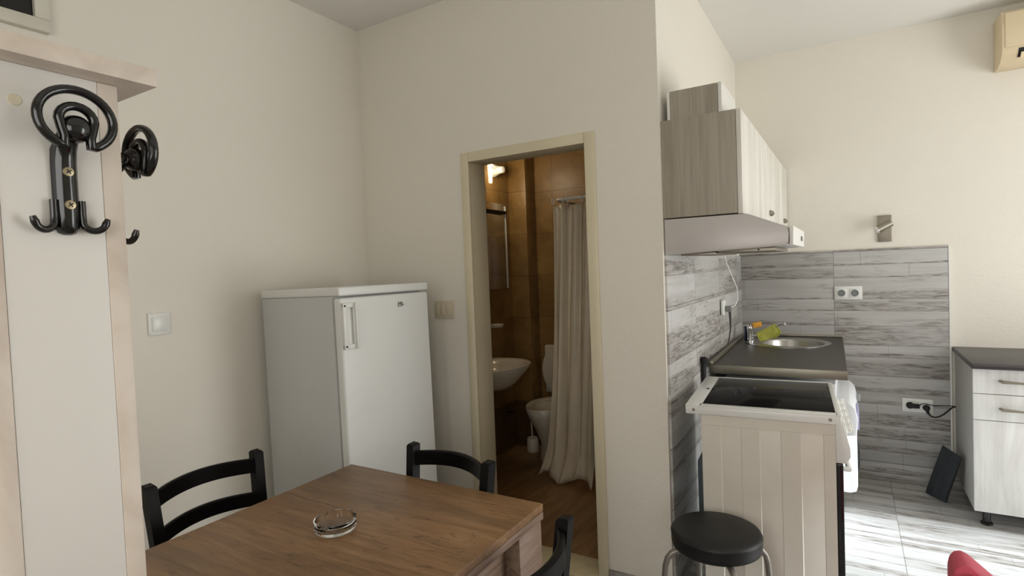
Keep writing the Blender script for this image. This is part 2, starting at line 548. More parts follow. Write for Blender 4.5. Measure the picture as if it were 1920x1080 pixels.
# door frame with jambs, head, threshold
d1 = bpy.data.objects.new('door_1', None)
COL.objects.link(d1)
d1['kind'] = 'structure'
fx0, fx1, ft, fr_ = -1.658, -.939, 1.995, .048
def jamb(x0, x1):
    return MB().box(x0, x1, YA - .012, YA + .004, 0, ft, .004)
MB().box(fx0, fx0 + fr_, YA - .014, YA, 0, ft, .004).box(fx0 + .018, fx0 + fr_ - .006, YA - .004, YA + .145, 0, ft - .03, .003).build('jamb', M['frame_cream'], d1)
MB().box(fx1 - fr_, fx1, YA - .014, YA, 0, ft, .004).box(fx1 - fr_ + .006, fx1 - .018, YA - .004, YA + .145, 0, ft - .03, .003).build('jamb', M['frame_cream'], d1)
MB().box(fx0 + fr_, fx1 - fr_, YA - .014, YA, ft - fr_, ft, .004).box(fx0 + .03, fx1 - .03, YA - .004, YA + .145, ft - fr_ + .006, ft - .018, .003).build('head', M['frame_cream'], d1)
MB().box(fx0 + fr_, fx1 - fr_, YA - .05, YA + .125, 0.0, .012, .003).build('threshold', M['threshold'], d1)

struct('baseboard_back', MB().box(-.938, XC, YA - .012, YA, 0, .052, .002), M['floor'])
struct('baseboard_left', MB().box(XB, XB + .012, YF, YA, 0, .052, .002), M['floor'])
# tiled splashbacks and the skirting tile under the rear one
struct('trim_1', MB().box(XC, .505, YD - .012, YD, .10, 1.448, .0015), M['splash_back'])
struct('trim_2', MB().box(XC, XC + .010, YA + .018, YD - .012, 0, 1.440, .0015), M['splash_side'])
struct('trim_3', MB().box(XC + .01, .76, YD - .018, YD, 0, .098, .002), M['splash_back'])
struct('trim_4', MB().box(.505, .513, YD - .014, YD, .10, 1.448), M['cab_white'])

# small high window with dark glass on the left wall
hw = bpy.data.objects.new('window_1', None)
COL.objects.link(hw)
hw['kind'] = 'structure'
fm = MB()
y0, y1, z0, z1, b = -.10, .86, 2.271, 2.70, .042
fm.box(XB, XB + .03, y0, y1, z0, z0 + b, .003).box(XB, XB + .03, y0, y1, z1 - b, z1, .003)
fm.box(XB, XB + .03, y0, y0 + b, z0 + b, z1 - b, .003).box(XB, XB + .03, y1 - b, y1, z0 + b, z1 - b, .003)
fm.build('window_frame', plain('grey_cream_frame', (208, 204, 190), .5), hw)
MB().box(XB + .002, XB + .012, y0 + b, y1 - b, z0 + b, z1 - b).build('pane', M['dark_glass'], hw)

# ------------------------------------------------------------------ coat stand (left foreground)
cs = thing('coat_rack', 'white and pale marbled coat rack column with a top shelf and black hooks', 'coat rack', (-.91, .309, 0))
xf = -.82
MB().box(xf - .19, xf, .350, .373, 0, 1.665, .001).build('side_board', M['rack_wood'], cs, True)
MB().box(xf - .19, xf, .223, .246, 0, 1.665, .001).build('side_board', M['rack_wood'], cs, True)
MB().box(xf - .018, xf - .0012, .2465, .3495, 0, 1.665).build('front_panel', M['rack_panel'], cs, True)
MB().box(xf - .19, xf - .172, .2465, .3495, 0, 1.665).build('rear_panel', M['rack_panel'], cs, True)
MB().box(xf - .22, -.785, -.05, .406, 1.6655, 1.6885, .0012).build('shelf', M['rack_wood'], cs, True)
MB().lathe([(0, 0), (.0068, 0), (.0064, .0006), (0, .0006)], 24, to_x((xf - .0012, .2655, 1.623))).build('screw_cap', M['plastic_cream'], cs, True)

def hook_parts(parent, X):
    """a cast coat hook; local +x points out of the board, +y sideways, z up, origin on the board"""
    body = MB()
    rings = []
    for (z, w, d) in ((-.067, .004, .004), (-.065, .009, .009), (-.058, .0125, .013), (-.03, .0135, .0135), (.0, .0135, .0135), (.022, .0135, .014), (.036, .0135, .018), (.045, .0125, .026), (.053, .0115, .034), (.059, .009, .036), (.063, .003, .030)):
        base = max(0.0, d - .016)
        rings.append([(base + (d - base) * max(0, math.cos(a)), w * math.sin(a), z) for a in [(-.5 + k / 10) * PI for k in range(11)]] + [(base * .9, w * .6, z), (base * .9, -w * .6, z)])
    body.loft(rings)
    o = body.build('coat_hook', M['black_gloss'], parent, smooth=60)
    o.matrix_basis = X
    MB().lathe([(0, .022), (.007, .022), (.0145, .029), (.0165, .038), (.0145, .046), (.0085, .0515), (0, .053)], 28, to_x((0, 0, .056))).build('knob', M['black_gloss'], o, smooth=60)
    # omega shaped loop round the knob
    pts = []
    rx, rz, cz, ox = .0380, .0345, .0665, .043
    a0, a1 = math.radians(-64), math.radians(244)
    for k in range(33):
        a = a0 + (a1 - a0) * k / 32
        pts.append((ox, rx * math.cos(a), cz + rz * math.sin(a)))
    yl, zb = pts[-1][1], pts[-1][2]
    pts += [(ox, yl + .003, zb - .0015), (ox, yl + .0035, zb + .010), (ox, yl + .001, zb + .020)]
    ra = .0178
    for k in range(11):
        a = PI - PI * k / 10
        pts.append((ox, ra * math.cos(a), zb + .030 + .0165 * math.sin(a)))
    pts += [(ox, -yl - .001, zb + .020), (ox, -yl - .0035, zb + .010), (ox, -yl - .003, zb - .0015)]
    MB().tube(pts, .0052, 14, True, up=(1, 0, 0), flat=1.2).build('ring', M['black_gloss'], o, smooth=60)
    for z in (.009, -.031):
        sc = MB().lathe([(0, .0125), (.0058, .0125), (.0054, .0142), (.003, .0147), (0, .0147)], 20, to_x((0, 0, z)), mat=M['screw_metal'])
        for t in (.6, .6 + PI / 2):
            sc.box(.0143, .0151, -.0032, .0032, -.0006, .0006, X=T(0, 0, z) @ RX(t), mat=M['black_matte'])
        sc.build('screw', M['screw_metal'], o)
    for sgn in (-1, 1):
        d = Vector((.35, .94 * sgn, 0)).normalized()
        o0 = Vector((.006, .0145 * sgn, 0))
        path = [o0 + Vector((0, 0, -.025)), o0 + Vector((0, 0, -.042))]
        R = .0118
        for k in range(1, 12):
            a = PI + PI * 0.92 * k / 11
            path.append(o0 + d * (R + R * math.cos(a)) + Vector((0, 0, -.050 + R * math.sin(a))))
        path.append(path[-1] + (path[-1] - path[-2]) * 2.2)
        MB().tube(path, [.0042] * (len(path) - 2) + [.0046, .003], 12).build('prong', M['black_gloss'], o, smooth=60)
    return o
M['screw_metal'] = plain('zinc_screw', (172, 160, 130), 0.4, 0.8)
hook1 = hook_parts(cs, T(xf - .0012 + .91, .3085 - .309, 1.535))
hook2 = copy_tree(hook1, cs)
hook2.matrix_basis = T(-.862 + .91, .373 - .309, 1.5245) @ RZ(PI / 2)

# ------------------------------------------------------------------ dining table, ashtray
tx0, tx1, ty0, ty1 = -1.496, -.742, .575, 1.348
tb = thing('dining_table', 'brown wood folding dining table with a doubled top beside the fridge', 'table', ((tx0 + tx1) / 2, (ty0 + ty1) / 2, 0))
k0 = MB().box(tx0, tx1, ty0, ty1, .729, .75, .0015)
tt = k0.build('tabletop', M['table'], None)
tt.parent = tb
tt.matrix_parent_inverse = tb.matrix_basis.inverted()
u0 = MB().box(tx0, tx1, ty0, ty1, .7065, .7282, .0012).build('lower_leaf', M['table_side'], tb, True)
for (a, c) in ((0, 0), (0, 1), (1, 0), (1, 1)):
    lx = (tx0 + .006, tx0 + .056) if a == 0 else (tx1 - .056, tx1 - .006)
    ly = (ty0 + .004, ty0 + .124) if c == 0 else (ty1 - .124, ty1 - .004)
    MB().box(*lx, *ly, 0, .703, .002).build('leg', M['table_side'], tb, True)
for x in (tx0 + .05, tx1 - .068):
    MB().box(x, x + .018, ty0 + .125, ty1 - .125, .59, .703, .001).build('apron', M['table_side'], tb, True)
for y in (ty0 + .03, ty1 - .048):
    MB().box(tx0 + .07, tx1 - .07, y, y + .018, .59, .703, .001).build('apron', M['table_side'], tb, True)

at = MB()
ro = .0535
prof = [(0, .0), (.047, .0), (.051, .003), (.0535, .010), (.0535, .029), (.0525, .031), (.0505, .0315), (.049, .030), (.047, .0125), (.044, .009), (0, .008)]
b = bmesh.new()
SEG = 96
rings = []
for (r, z) in prof:
    ring = []
    if r < 1e-6:
        rings.append([b.verts.new((0, 0, z))])
        continue
    for k in range(SEG):
        a = 2 * PI * k / SEG
        zz = z
        if z > .02:
            for q in range(3):
                da = (a - (.35 + q * 2 * PI / 3) + PI) % (2 * PI) - PI
                if abs(da) < .14:
                    zz = z - .0085 * math.sqrt(max(0, 1 - (da / .14) ** 2))
        ring.append(b.verts.new((r * math.cos(a), r * math.sin(a), zz)))
    rings.append(ring)
for A, B in zip(rings, rings[1:]):
    for k in range(SEG):
        k2 = (k + 1) % SEG
        if len(A) == 1:
            b.faces.new((A[0], B[k], B[k2]))
        elif len(B) == 1:
            b.faces.new((A[k], A[k2], B[0]))
        else:
            b.faces.new((A[k], A[k2], B[k2], B[k]))
at._merge(b)
ash = tag(at.build('ashtray', M['glass'], smooth=50), 'clear round glass ashtray with notched rim on the brown table', 'ashtray')
ash.location = (-1.150, .972, .7503)
ash.rotation_euler = (0, 0, .5)

# ------------------------------------------------------------------ dining chairs
def make_chair(label):
    t = thing('dining_chair', label, 'chair', group='black dining chairs around the table')
    TOP, HW = .82, .172
    def post(sg):
        c = []
        for (x, y, z) in ((sg * .150, .03, 0), (sg * .152, -.012, .22), (sg * .155, -.02, .44), (sg * .163, -.008, .62), (sg * HW, .014, TOP)):
            c.append((x, y, z))
        m = MB()
        h = .0165
        rings = []
        for i, (x, y, z) in enumerate(c):
            rings.append([(x - h, y - h, z), (x + h, y - h, z), (x + h, y + h, z), (x - h, y + h, z)])
        x, y, z = c[-1]
        g = h * .72
        rings[-1] = [(p[0], p[1], z - .006 + (.004 if p[1] > y else 0)) for p in rings[-1]]
        rings.append([(x - g, y - g, z), (x + g, y - g, z), (x + g, y + g, z + .003), (x - g, y + g, z + .003)])
        m.loft(rings)
        return m
    for sg in (-1, 1):
        post(sg).build('back_post', M['black_wood'], t, smooth=40)
    def rail(zc, hgt, xx, yy, bow, nm):
        m = MB()
        rings = []
        n = 18
        for i in range(n + 1):
            f = i / n
            x = -xx + 2 * xx * f
            q = 1 - (2 * f - 1) ** 2
            y = yy + bow * q
            zz = zc + .006 * q
            d = .0095
            rings.append([(x, y - d, zz - hgt / 2), (x, y + d * .9, zz - hgt / 2), (x, y + d, zz + hgt / 2 - .004), (x, y + d * .4, zz + hgt / 2), (x, y - d * .5, zz + hgt / 2), (x, y - d, zz + hgt / 2 - .004)])
        m.loft(rings)
        m.build(nm, M['black_wood'], t, smooth=40)
    rail(TOP - .045, .048, .160, .006, .055, 'top_rail')
    rail(TOP - .155, .045, .155, -.004, .050, 'lower_rail')
    s = MB()
    out = [(-.165, 0.0), (.165, 0.0), (.18, -.16), (.150, -.345), (.13, -.36), (-.13, -.36), (-.150, -.345), (-.18, -.16)]
    s.prism(out, (0, 0, .44), (1, 0, 0), (0, 1, 0), (0, 0, .022), .005)
    s.build('seat', M['black_wood'], t)
    for sg in (-1, 1):
        MB().tube([(sg * .135, -.325, .44), (sg * .14, -.335, 0)], [.017, .014], 12).build('front_leg', M['black_wood'], t)
        MB().tube([(sg * .137, -.33, .2), (sg * .152, -.02, .2)], .009, 10).build('stretcher', M['black_wood'], t)
    MB().tube([(-.137, -.33, .26), (.137, -.33, .26)], .009, 10).build('stretcher', M['black_wood'], t)
    return t
ch = make_chair('black wooden dining chair on the far side of the table, facing away from the doorway')
ch.location = (-1.127, 1.408, 0)
ch.rotation_euler = (0, 0, math.radians(-7.8))
c2 = copy_tree(ch)
c2.location = (-1.735, .985, 0)
c2.rotation_euler = (0, 0, PI / 2)
c2['label'] = 'black wooden dining chair between the table and left wall, nearest the coat rack'
c3 = copy_tree(ch)
c3.location = (-.594, .985, 0)
c3.rotation_euler = (0, 0, -PI / 2)
c3['label'] = 'black wooden dining chair right of the table, cut off by the picture bottom'

# ------------------------------------------------------------------ refrigerator (its door faces +x)
fg = thing('refrigerator', 'white upright single-door fridge standing in the corner beside the doorway', 'fridge', (-2.0, 1.84, 0.0), math.radians(-2.5))
fg.rotation_euler = (0, math.radians(-0.9), math.radians(-2.5))
fg.location = (-2.0, 1.84, .005)
hw_, dp, zt = .265, .27, 1.352     # half width (y), half depth (x), top
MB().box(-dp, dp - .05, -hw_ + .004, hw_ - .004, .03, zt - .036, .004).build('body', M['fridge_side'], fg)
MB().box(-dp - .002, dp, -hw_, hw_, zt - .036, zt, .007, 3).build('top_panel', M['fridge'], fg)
dr = MB().box(dp - .044, dp, -hw_ + .003, hw_ - .003, .085, zt - .044, .012, 4).build('door', M['fridge'], fg)
h = MB()
hy0, hz0, hz1 = -hw_ + .006, 1.097, 1.287
hy1 = hy0 + .066
h.box(dp - .001, dp + .012, hy0, hy1, hz0, hz0 + .02, .002).box(dp - .001, dp + .012, hy0, hy1, hz1 - .02, hz1, .002)
h.box(dp - .001, dp + .014, hy0, hy0 + .023, hz0, hz1, .003)
h.box(dp + .010, dp + .026, hy1 - .011, hy1, hz0, hz1, .004)
h.build('handle', M['plastic_white'], dr)
for z in (hz0 + .012, hz1 - .012):
    MB().lathe([(0, 0), (.0042, 0), (.0042, .0022), (0, .0025)], 14, to_x((dp + .013, hy0 + .0085, z))).build('screw', M['black_matte'], dr)
lg = MB()
pts = [(.0, 0), (.003, .017), (.008, .004), (.012, .018), (.017, .004), (.021, .019), (.027, .008), (.031, .012)]
lg.tube([(dp + .0006, .060 + p[0], 1.253 + p[1]) for p in pts], .0017, 6)
lg.tube([(dp + .0006, .059, 1.250), (dp + .0006, .072, 1.2515), (dp + .0006, .085, 1.2525), (dp + .0006, .098, 1.258)], .0014, 6)
lg.tube([(dp + .0006, .079, 1.262), (dp + .0006, .083, 1.256), (dp + .0006, .093, 1.2555)], .0015, 6)
lg.build('logo', M['black_matte'], dr)
for sx in (-1, 1):
    for sy in (-1, 1):
        MB().lathe([(.018, 0), (.018, .012), (.01, .014), (.01, .034)], 14, T(sx * .2, sy * .2, 0)).build('foot', M['black_matte'], fg)

# ------------------------------------------------------------------ switches on the walls
sw = thing('light_switch', 'white single rocker light switch on the left wall', 'light switch', (XB, 1.162, 1.246))
MB().box(0, .009, -.041, .041, -.044, .044, .003).build('frame', M['plastic_white'], sw)
MB().box(.008, .014, -.029, .029, -.028, .028, .003).build('rocker', M['white_gloss'], sw)
sp_ = thing('switch_plate', 'beige triple switch plate partly behind the fridge, beside the door frame', 'light switch', (-1.805, YA, 1.212))
MB().box(-.062, .062, -.009, 0, -.046, .046, .003).build('frame', M['plastic_cream'], sp_)
for i in (-1, 0, 1):
    MB().box(i * .034 - .014 + .002, i * .034 + .014 - .004, -.014, -.008, -.028, .028, .003).build('rocker', M['plastic_cream'], sp_)

# ------------------------------------------------------------------ stove
st = thing('stove', 'white freestanding stove with black ceramic hob and ribbed side panel', 'stove', (-.310, 2.475, 0), math.radians(4.2))
X0, X1, Y0, Y1, ZT = -.262, .258, -.288, .288, .86
MB().box(-.205, .240, Y0 + .008, Y1 - .004, .06, ZT - .036, .002).build('body', M['stove'], st)
# pressed ribs on the near side
sd = MB()
xs = [-.134 + i * .0672 for i in range(6)]
zr = .785
prev = -.205
bands = [(-.205, xs[0]), (xs[1], xs[2]), (xs[3], xs[4]), (xs[5], .240)]
for a, c in bands:
    sd.prism([(a, 0), (c, 0), (c - (.003 if c < .23 else 0), -.0022), (a + (.003 if a > -.2 else 0), -.0022)], (0, Y0 + .0082, .07), (1, 0, 0), (0, 1, 0), (0, 0, zr - .0705))
sd.box(-.205, .240, Y0 + .006, Y0 + .0085, zr, ZT - .037)
sd.box(-.205, .240, Y0 + .006, Y0 + .0085, .07, .12)
sd.build('side_panel', M['stove'], st)
rim = MB()
rim.box(X0, X1, Y0, Y1, ZT - .036, ZT - .004, .004)
rim.box(X0, X0 + .058, Y0, Y1, ZT - .006, ZT, .002).box(X1 - .016, X1, Y0, Y1, ZT - .006, ZT, .002)
rim.box(X0 + .05, X1 - .01, Y0, Y0 + .033, ZT - .006, ZT, .002).box(X0 + .05, X1 - .01, Y1 - .016, Y1, ZT - .006, ZT, .002)
rim.build('hob_frame', M['white_gloss'], st)
MB().box(X0 + .056, X1 - .014, Y0 + .031, Y1 - .014, ZT - .006, ZT - .0015, .001).build('hob', M['hob'], st)
MB().box(X0 + .038, X0 + .050, .005, .02, ZT - .001, ZT + .002, .001).build('vent_slot', M['black_matte'], st)
for x in (X0 + .03, X1 - .033):
    MB().lathe([(0, 0), (.006, 0), (.0055, .002), (0, .0025)], 14, to_my((x, Y0, ZT - .019))).build('screw', M['steel_dull'], st)
cp = MB().prism([(.240, .855), (.258, .850), (.264, .83), (.284, .745), (.285, .715), (.272, .690), (.240, .690)], (0, Y0 + .004, 0), (1, 0, 0), (0, 0, 1), (0, Y1 - Y0 - .008, 0), .003).build('control_panel', M['white_gloss'], st)
for i, y in enumerate((-.20, -.10, 0.0, .10, .20)):
    kx = basis((0, 1, 0), (-.22, 0, .975), (.975, 0, .22), (.272, y, .790))
    kn = MB().lathe([(.021, 0), (.021, .005), (.017, .008), (.0155, .020), (.013, .022), (0, .022)], 24, kx)
    kn.box(-.004, .004, -.018, .018, .018, .028, .003, X=kx)
    kn.build('knob', M['white_gloss'], cp)
od = MB().box(.241, .262, Y0 + .006, Y1 - .006, .16, .686, .003).build('oven_door', M['dark_glass'], st)
MB().tube([(.262, -.2, .645), (.284, -.2, .645), (.284, .2, .645), (.262, .2, .645)], .009, 10).build('handle', M['white_gloss'], od)
MB().box(.235, .25, Y0 + .008, Y1 - .008, .06, .155, .003).build('drawer_front', M['white_gloss'], st)
MB().box(-.19, .22, Y0 + .02, Y1 - .02, 0, .06).build('plinth', M['black_matte'], st)
MB().box(-.238, -.205, -.20, .24, .22, .62, .014, 3).build('rear_cover', plain('grey_blue_sheet', (70, 82, 88), .5), st)

# ------------------------------------------------------------------ sink unit: worktop, sink, tap, washer, cabinet under it
rz = math.radians(1.3)
wt = thing('worktop', 'dark grey worktop with metal edge holding the round sink', 'countertop', (XC + .012, 4.165, .844), -0.0)
wt.rotation_euler = (0, 0, rz)
# local: x 0..0.60 from the side wall, y -1.245..0
SX, SY, SR = .300, -.335, .235
b = bmesh.new()
N = 48
wl, wr_, wy0, wy1 = .0, .600, -1.245, .0
def rect_pt(a):
    c, s_ = math.cos(a), math.sin(a)
    tx = ((wr_ - SX) if c > 0 else (wl - SX)) / c if abs(c) > 1e-9 else 1e9
    ty = ((wy1 - SY) if s_ > 0 else (wy0 - SY)) / s_ if abs(s_) > 1e-9 else 1e9
    t = min(tx, ty)
    return (SX + c * t, SY + s_ * t)
angs = sorted([2 * PI * k / N for k in range(N)] + [math.atan2(cy - SY, cx - SX) % (2 * PI) for cx in (wl, wr_) for cy in (wy0, wy1)])
HR = SR - .012
for zz in (.04, .0):
    pass
def ringv(f, z):
    return [b.verts.new((*f(a), z)) for a in angs]
hole = lambda a: (SX + HR * math.cos(a), SY + HR * math.sin(a))
ti, to_, bi, bo = ringv(hole, .04), ringv(rect_pt, .04), ringv(hole, 0), ringv(rect_pt, 0)
n = len(angs)
for k in range(n):
    q = (k + 1) % n
    b.faces.new((ti[k], to_[k], to_[q], ti[q]))
    b.faces.new((bo[k], bi[k], bi[q], bo[q]))
    b.faces.new((to_[k], bo[k], bo[q], to_[q]))
    b.faces.new((bi[k], ti[k], ti[q], bi[q]))
w_ = MB()
w_._merge(b)
w_.build('board', M['worktop'], wt)
MB().box(.004, .602, -1.2485, -1.245, -.001, .041, .0008).box(.600, .603, -1.2485, 0, -.001, .041, .0008).build('edge_strip', M['alu'], wt)
MB().box(.001, .020, -1.243, -.002, .0405, .058, .003).box(.02, .600, -.016, -.001, .0405, .056, .003).build('upstand', M['steel_dull'], wt)
# sink
sk = thing('sink', 'round stainless steel sink set into the dark grey worktop', 'sink', (0, 0, 0))
sk.matrix_basis = T(XC + .012, 4.165, .884) @ RZ(rz) @ T(SX, SY, 0)
sk.location = sk.matrix_basis.translation
prof = [(.240, .0005), (.240, .003), (.234, .0045), (.205, .0035), (.196, .001), (.190, -.01), (.182, -.12), (.168, -.142), (.05, -.150), (0, -.151)]
b = bmesh.new()
rings = []
for i, (r, z) in enumerate(prof):
    f = 1 if i < 3 else 0
    ox = 0 if i < 3 else .028     # bowl sits off centre, leaving a ledge for the tap
    rr = r if i < 3 else r * .90
    rings.append([b.verts.new((ox + rr * math.cos(2 * PI * k / 48), rr * math.sin(2 * PI * k / 48), z)) for k in range(48)] if r > 0 else [b.verts.new((ox, 0, z))])
for A, B in zip(rings, rings[1:]):
    for k in range(48):
        k2 = (k + 1) % 48
        if len(B) == 1:
            b.faces.new((A[k], A[k2], B[0]))
        else:
            b.faces.new((A[k], A[k2], B[k2], B[k]))
m_ = MB()
m_._merge(b)
m_.build('bowl', M['steel'], sk, smooth=40)
MB().lathe([(0, .001), (.03, .001), (.034, .004), (.03, .006), (0, .005)], 24, T(.028, 0, -.150)).build('drain', M['chrome'], sk)
# tap
fc = thing('faucet', 'chrome mixer tap with raised spout on the sink rim', 'tap', (-.552, 3.835, .8875))
MB().lathe([(.027, 0), (.027, .006), (.022, .010), (.021, .070), (.024, .082), (.023, .100), (.015, .109), (0, .111)], 28).build('body', M['chrome'], fc, smooth=50)
spout = [(.012, -.006, .030), (.045, -.016, .040), (.10, -.034, .072), (.155, -.052, .104), (.19, -.062, .122), (.205, -.066, .124), (.212, -.068, .112)]
MB().tube(spout, [.011, .011, .0105, .010, .0095, .0105, .0105], 14).build('spout', M['chrome'], fc)
MB().tube([(0, 0, .105), (.03, .01, .118), (.085, .025, .131)], [.010, .0075, .0055], 10).build('lever', M['chrome'], fc)
MB().box(-.030, -.022, -.02, .02, .004, .096, .003).build('back_plate', M['navy'], fc)
# cloth over the spout
d = (Vector(spout[3]) - Vector(spout[1])).normalized()
nrm = Vector((0, 0, 1)) - d * d.z
nrm.normalize()
sd_ = d.cross(nrm)
c0 = Vector(spout[2]) + Vector((.006, -.002, .003))
rings = []
for i in range(15):
    f = i / 14
    base = c0 + d * (-.065 + .13 * f)
    ring = []
    # cross-section of a cloth folded over the pipe: outer then back along the inner side
    prof = [(-.020, -.055), (-.019, -.02), (-.0175, .006), (-.008, .0155), (.008, .0155), (.0175, .006), (.019, -.02), (.021, -.050)]
    wob = .004 * math.sin(f * 9) 
    outer = [(p[0] + (wob if j in (0, 7) else wob * .3), p[1] + (.006 * math.sin(f * 7 + j) if j in (0, 7) else 0)) for j, p in enumerate(prof)]
    inner = [(p[0] * .80, p[1] - (.004 if abs(p[0]) < .015 else -.0)) for p in outer][::-1]
    rings.append([base + sd_ * p[0] + nrm * p[1] for p in outer + inner])
cl = MB().loft([[tuple(v - Vector((0, 0, 0))) for v in r] for r in rings])
clo = tag(cl.build('cleaning_cloth', M['green_cloth'], smooth=60), 'yellow-green cleaning cloth hanging over the tap spout', 'cloth')
clo.location = fc.location
spg = tag(MB().box(-.026, .026, -.009, .009, -.017, .017, .004).build('sponge', M['orange_sponge']), 'small orange sponge resting against the tap lever', 'sponge')
spg.location = (-.505, 3.822, .9955)
spg.rotation_euler = (0, math.radians(-12), math.radians(10))

# washing machine under the worktop
wa = thing('washing_machine', 'white front-loading washing machine under the grey worktop', 'washing machine', (-.30, 3.34, 0))
MB().box(-.27, .236, -.29, .29, .02, .80, .006).build('body', M['washer'], wa)
MB().prism([(.234, .722), (.290, .712), (.314, .688), (.324, .64), (.318, .56), (.234, .545)], (0, -.29, 0), (1, 0, 0), (0, 0, 1), (0, .58, 0), .006).build('fascia', M['washer'], wa)
pd = MB().lathe([(.185, -.034), (.185, .02), (.176, .045), (.150, .052), (.128, .046), (.120, .03)], 48, to_x((.268, 0, .375))).build('porthole_door', M['washer'], wa, smooth=50)
MB().lathe([(.121, .030), (.10, .05), (.06, .062), (0, .066)], 40, to_x((.268, 0, .375))).build('porthole_glass', M['dark_glass'], pd, smooth=60)
MB().lathe([(.022, 0), (.022, .012), (.018, .018), (0, .018)], 24, to_x((.322, .12, .655))).build('knob', M['plastic_grey'], wa)
MB().box(.318, .3285, -.27, -.10, .585, .675, .002).build('detergent_drawer', plain('lilac_plastic', (170, 168, 205), .35), wa)
for sx in (-1, 1):
    for sy in (-1, 1):
        MB().lathe([(.02, 0), (.02, .02), (.012, .022)], 14, T(sx * .22, sy * .24, 0)).build('foot', M['black_matte'], wa)

# cabinet under the sink
sc_ = thing('sink_cabinet', 'white grained cabinet under the sink, hidden beyond the washing machine', 'cabinet', (-.36, 3.898, 0))
# made as an open shell so the bowl hangs inside
MB().box(-.27, -.255, -.255, .255, .1, .842).box(-.255, .255, -.255, -.24, .1, .842).box(-.255, .255, .24, .255, .1, .842).box(-.255, .255, -.24, .24, .1, .115).build('body', M['cab_white'], sc_)
for sy in (-1, 1):
    dd = MB().box(.256, .272, min(0, sy * .254) + .001, max(0, sy * .254) - .001, .105, .838, .001).build('door', M['cab_front'], sc_)
    MB().tube([(.272, sy * .03, .72), (.295, sy * .03, .72), (.295, sy * .03, .82), (.272, sy * .03, .82)], .004, 8).build('handle', M['steel_dull'], dd)
for sx in (-1, 1):
    for sy in (-1, 1):
        MB().lathe([(.02, 0), (.02, .01), (.014, .02), (.014, .1)], 14, T(sx * .2, sy * .22, 0)).build('leg', M['black_matte'], sc_)

# ------------------------------------------------------------------ wall cabinet, hood, duct box
kc = thing('wall_cabinet', 'pale grained wall cupboard with white doors above the cooker hood', 'cabinet', (-.64, 2.32, 1.59))
cx0, cx1, cy0, cy1, cz0, cz1 = XC + .001, -.366, 2.322, YD - .015, 1.592, 1.992
MB().box(cx0, cx1, cy0, cy1, cz0, cz1, .0008).build('body', M['cab_side'], kc, True)
for i, (a, c, ky) in enumerate(((cy0, 2.918, None), (2.921, 3.668, 3.2), (3.671, cy1, 3.93))):
    dd = MB().box(cx1 + .001, cx1 + .019, a, c, cz0 - .004, cz1, .0015).build('door', M['cab_front'], kc, True)
    if ky:
        MB().prism([(0, -.012), (.006, -.014), (.017, -.006), (.019, .006), (.010, .014), (0, .014)], (cx1 + .019, ky - .030, 1.645), (1, 0, 0), (0, 0, 1), (0, .06, 0), .003).build('handle', M['steel_dull'], dd, True)
db = thing('duct_cover', 'small box-shaped duct cover standing on the wall cupboard', 'duct cover', (-.53, 2.5, cz1))
MB().box(-.620, -.434, 2.345, 2.361, cz1 + .001, 2.112).build('end_panel', M['cab_side'], db, True)
MB().box(-.432, -.418, 2.343, 2.66, cz1 + .001, 2.114, .001).build('front_panel', M['cab_white'], db, True)
MB().box(-.634, -.622, 2.345, 2.66, cz1 + .001, 2.112).box(-.622, -.432, 2.645, 2.66, cz1 + .001, 2.112).build('back_panel', M['cab_white'], db, True)

hd = thing('range_hood', 'grey slide-out cooker hood under the wall cupboard', 'cooker hood', (-.45, 2.61, 1.44))
hp = [(cx0 + .003, 1.440), (-.200, 1.456), (-.192, 1.470), (-.190, 1.500), (-.196, 1.527), (-.335, 1.586), (cx0 + .003, 1.587)]
MB().prism(hp, (0, 2.322, 0), (1, 0, 0), (0, 0, 1), (0, .585, 0), .0015).build('body', M['hood'], hd, True)
MB().prism([(-.188, 1.457), (-.176, 1.457), (-.174, 1.527), (-.188, 1.529)], (0, 2.324, 0), (1, 0, 0), (0, 0, 1), (0, .581, 0), .001).build('front_rail', M['cab_white'], hd, True)
MB().box(-.175, -.171, 2.70, 2.76, 1.480, 1.500, .001).build('switch', M['plastic_grey'], hd, True)
MB().box(-.60, -.46, 2.37, 2.86, 1.4345, 1.4435, .001).box(-.45, -.24, 2.37, 2.86, 1.4385, 1.452, .001).build('filter', M['steel_dull'], hd, True)
MB().box(-.385, -.250, 2.872, 2.895, 1.4365, 1.455, .002).build('lamp_cover', M['plastic_white'], hd, True)
MB().tube([(-.30, 2.35, 1.448), (-.298, 2.35, 1.443)], .003, 8).build('screw', M['black_matte'], hd, True)

# ------------------------------------------------------------------ sockets, plugs, cords, wall spotlight
def socket_insert(parent, x, z, y):
    a = MB()
    a.lathe([(.0205, 0), (.0215, .0015), (.0195, .0025), (.0185, -.002), (.018, -.006), (0, -.006)], 28, to_my((x, y, z)))
    o = a.build('socket_well', M['plastic_grey'], parent, True)
    q = MB()
    for dx in (-.0095, .0095):
        q.lathe([(0, 0), (.0028, 0), (.0028, .001), (0, .001)], 10, to_my((x + dx, y + .0055, z)))
    q.box(x - .002, x + .002, y, y + .003, z - .019, z - .016).box(x - .002, x + .002, y, y + .003, z + .016, z + .019)
    q.build('contacts', M['black_matte'], o, True)
s1 = thing('double_socket', 'white double power socket on the splashback, no plugs in it', 'socket', (-.008, YD - .012, 1.172))
MB().box(-.084, .069, YD - .022, YD - .012, 1.130, 1.215, .003).build('frame', M['plastic_white'], s1, True)
for x in (-.0445, .0285):
    MB().box(x - .0285, x + .0285, YD - .0255, YD - .0215, 1.172 - .029, 1.172 + .029, .002).build('insert', M['white_gloss'], s1, True)
    socket_insert(s1, x, 1.172, YD - .0258)
s2 = thing('double_socket', 'white double power socket low on the splashback, with two black plugs', 'socket', (.344, YD - .012, .476))
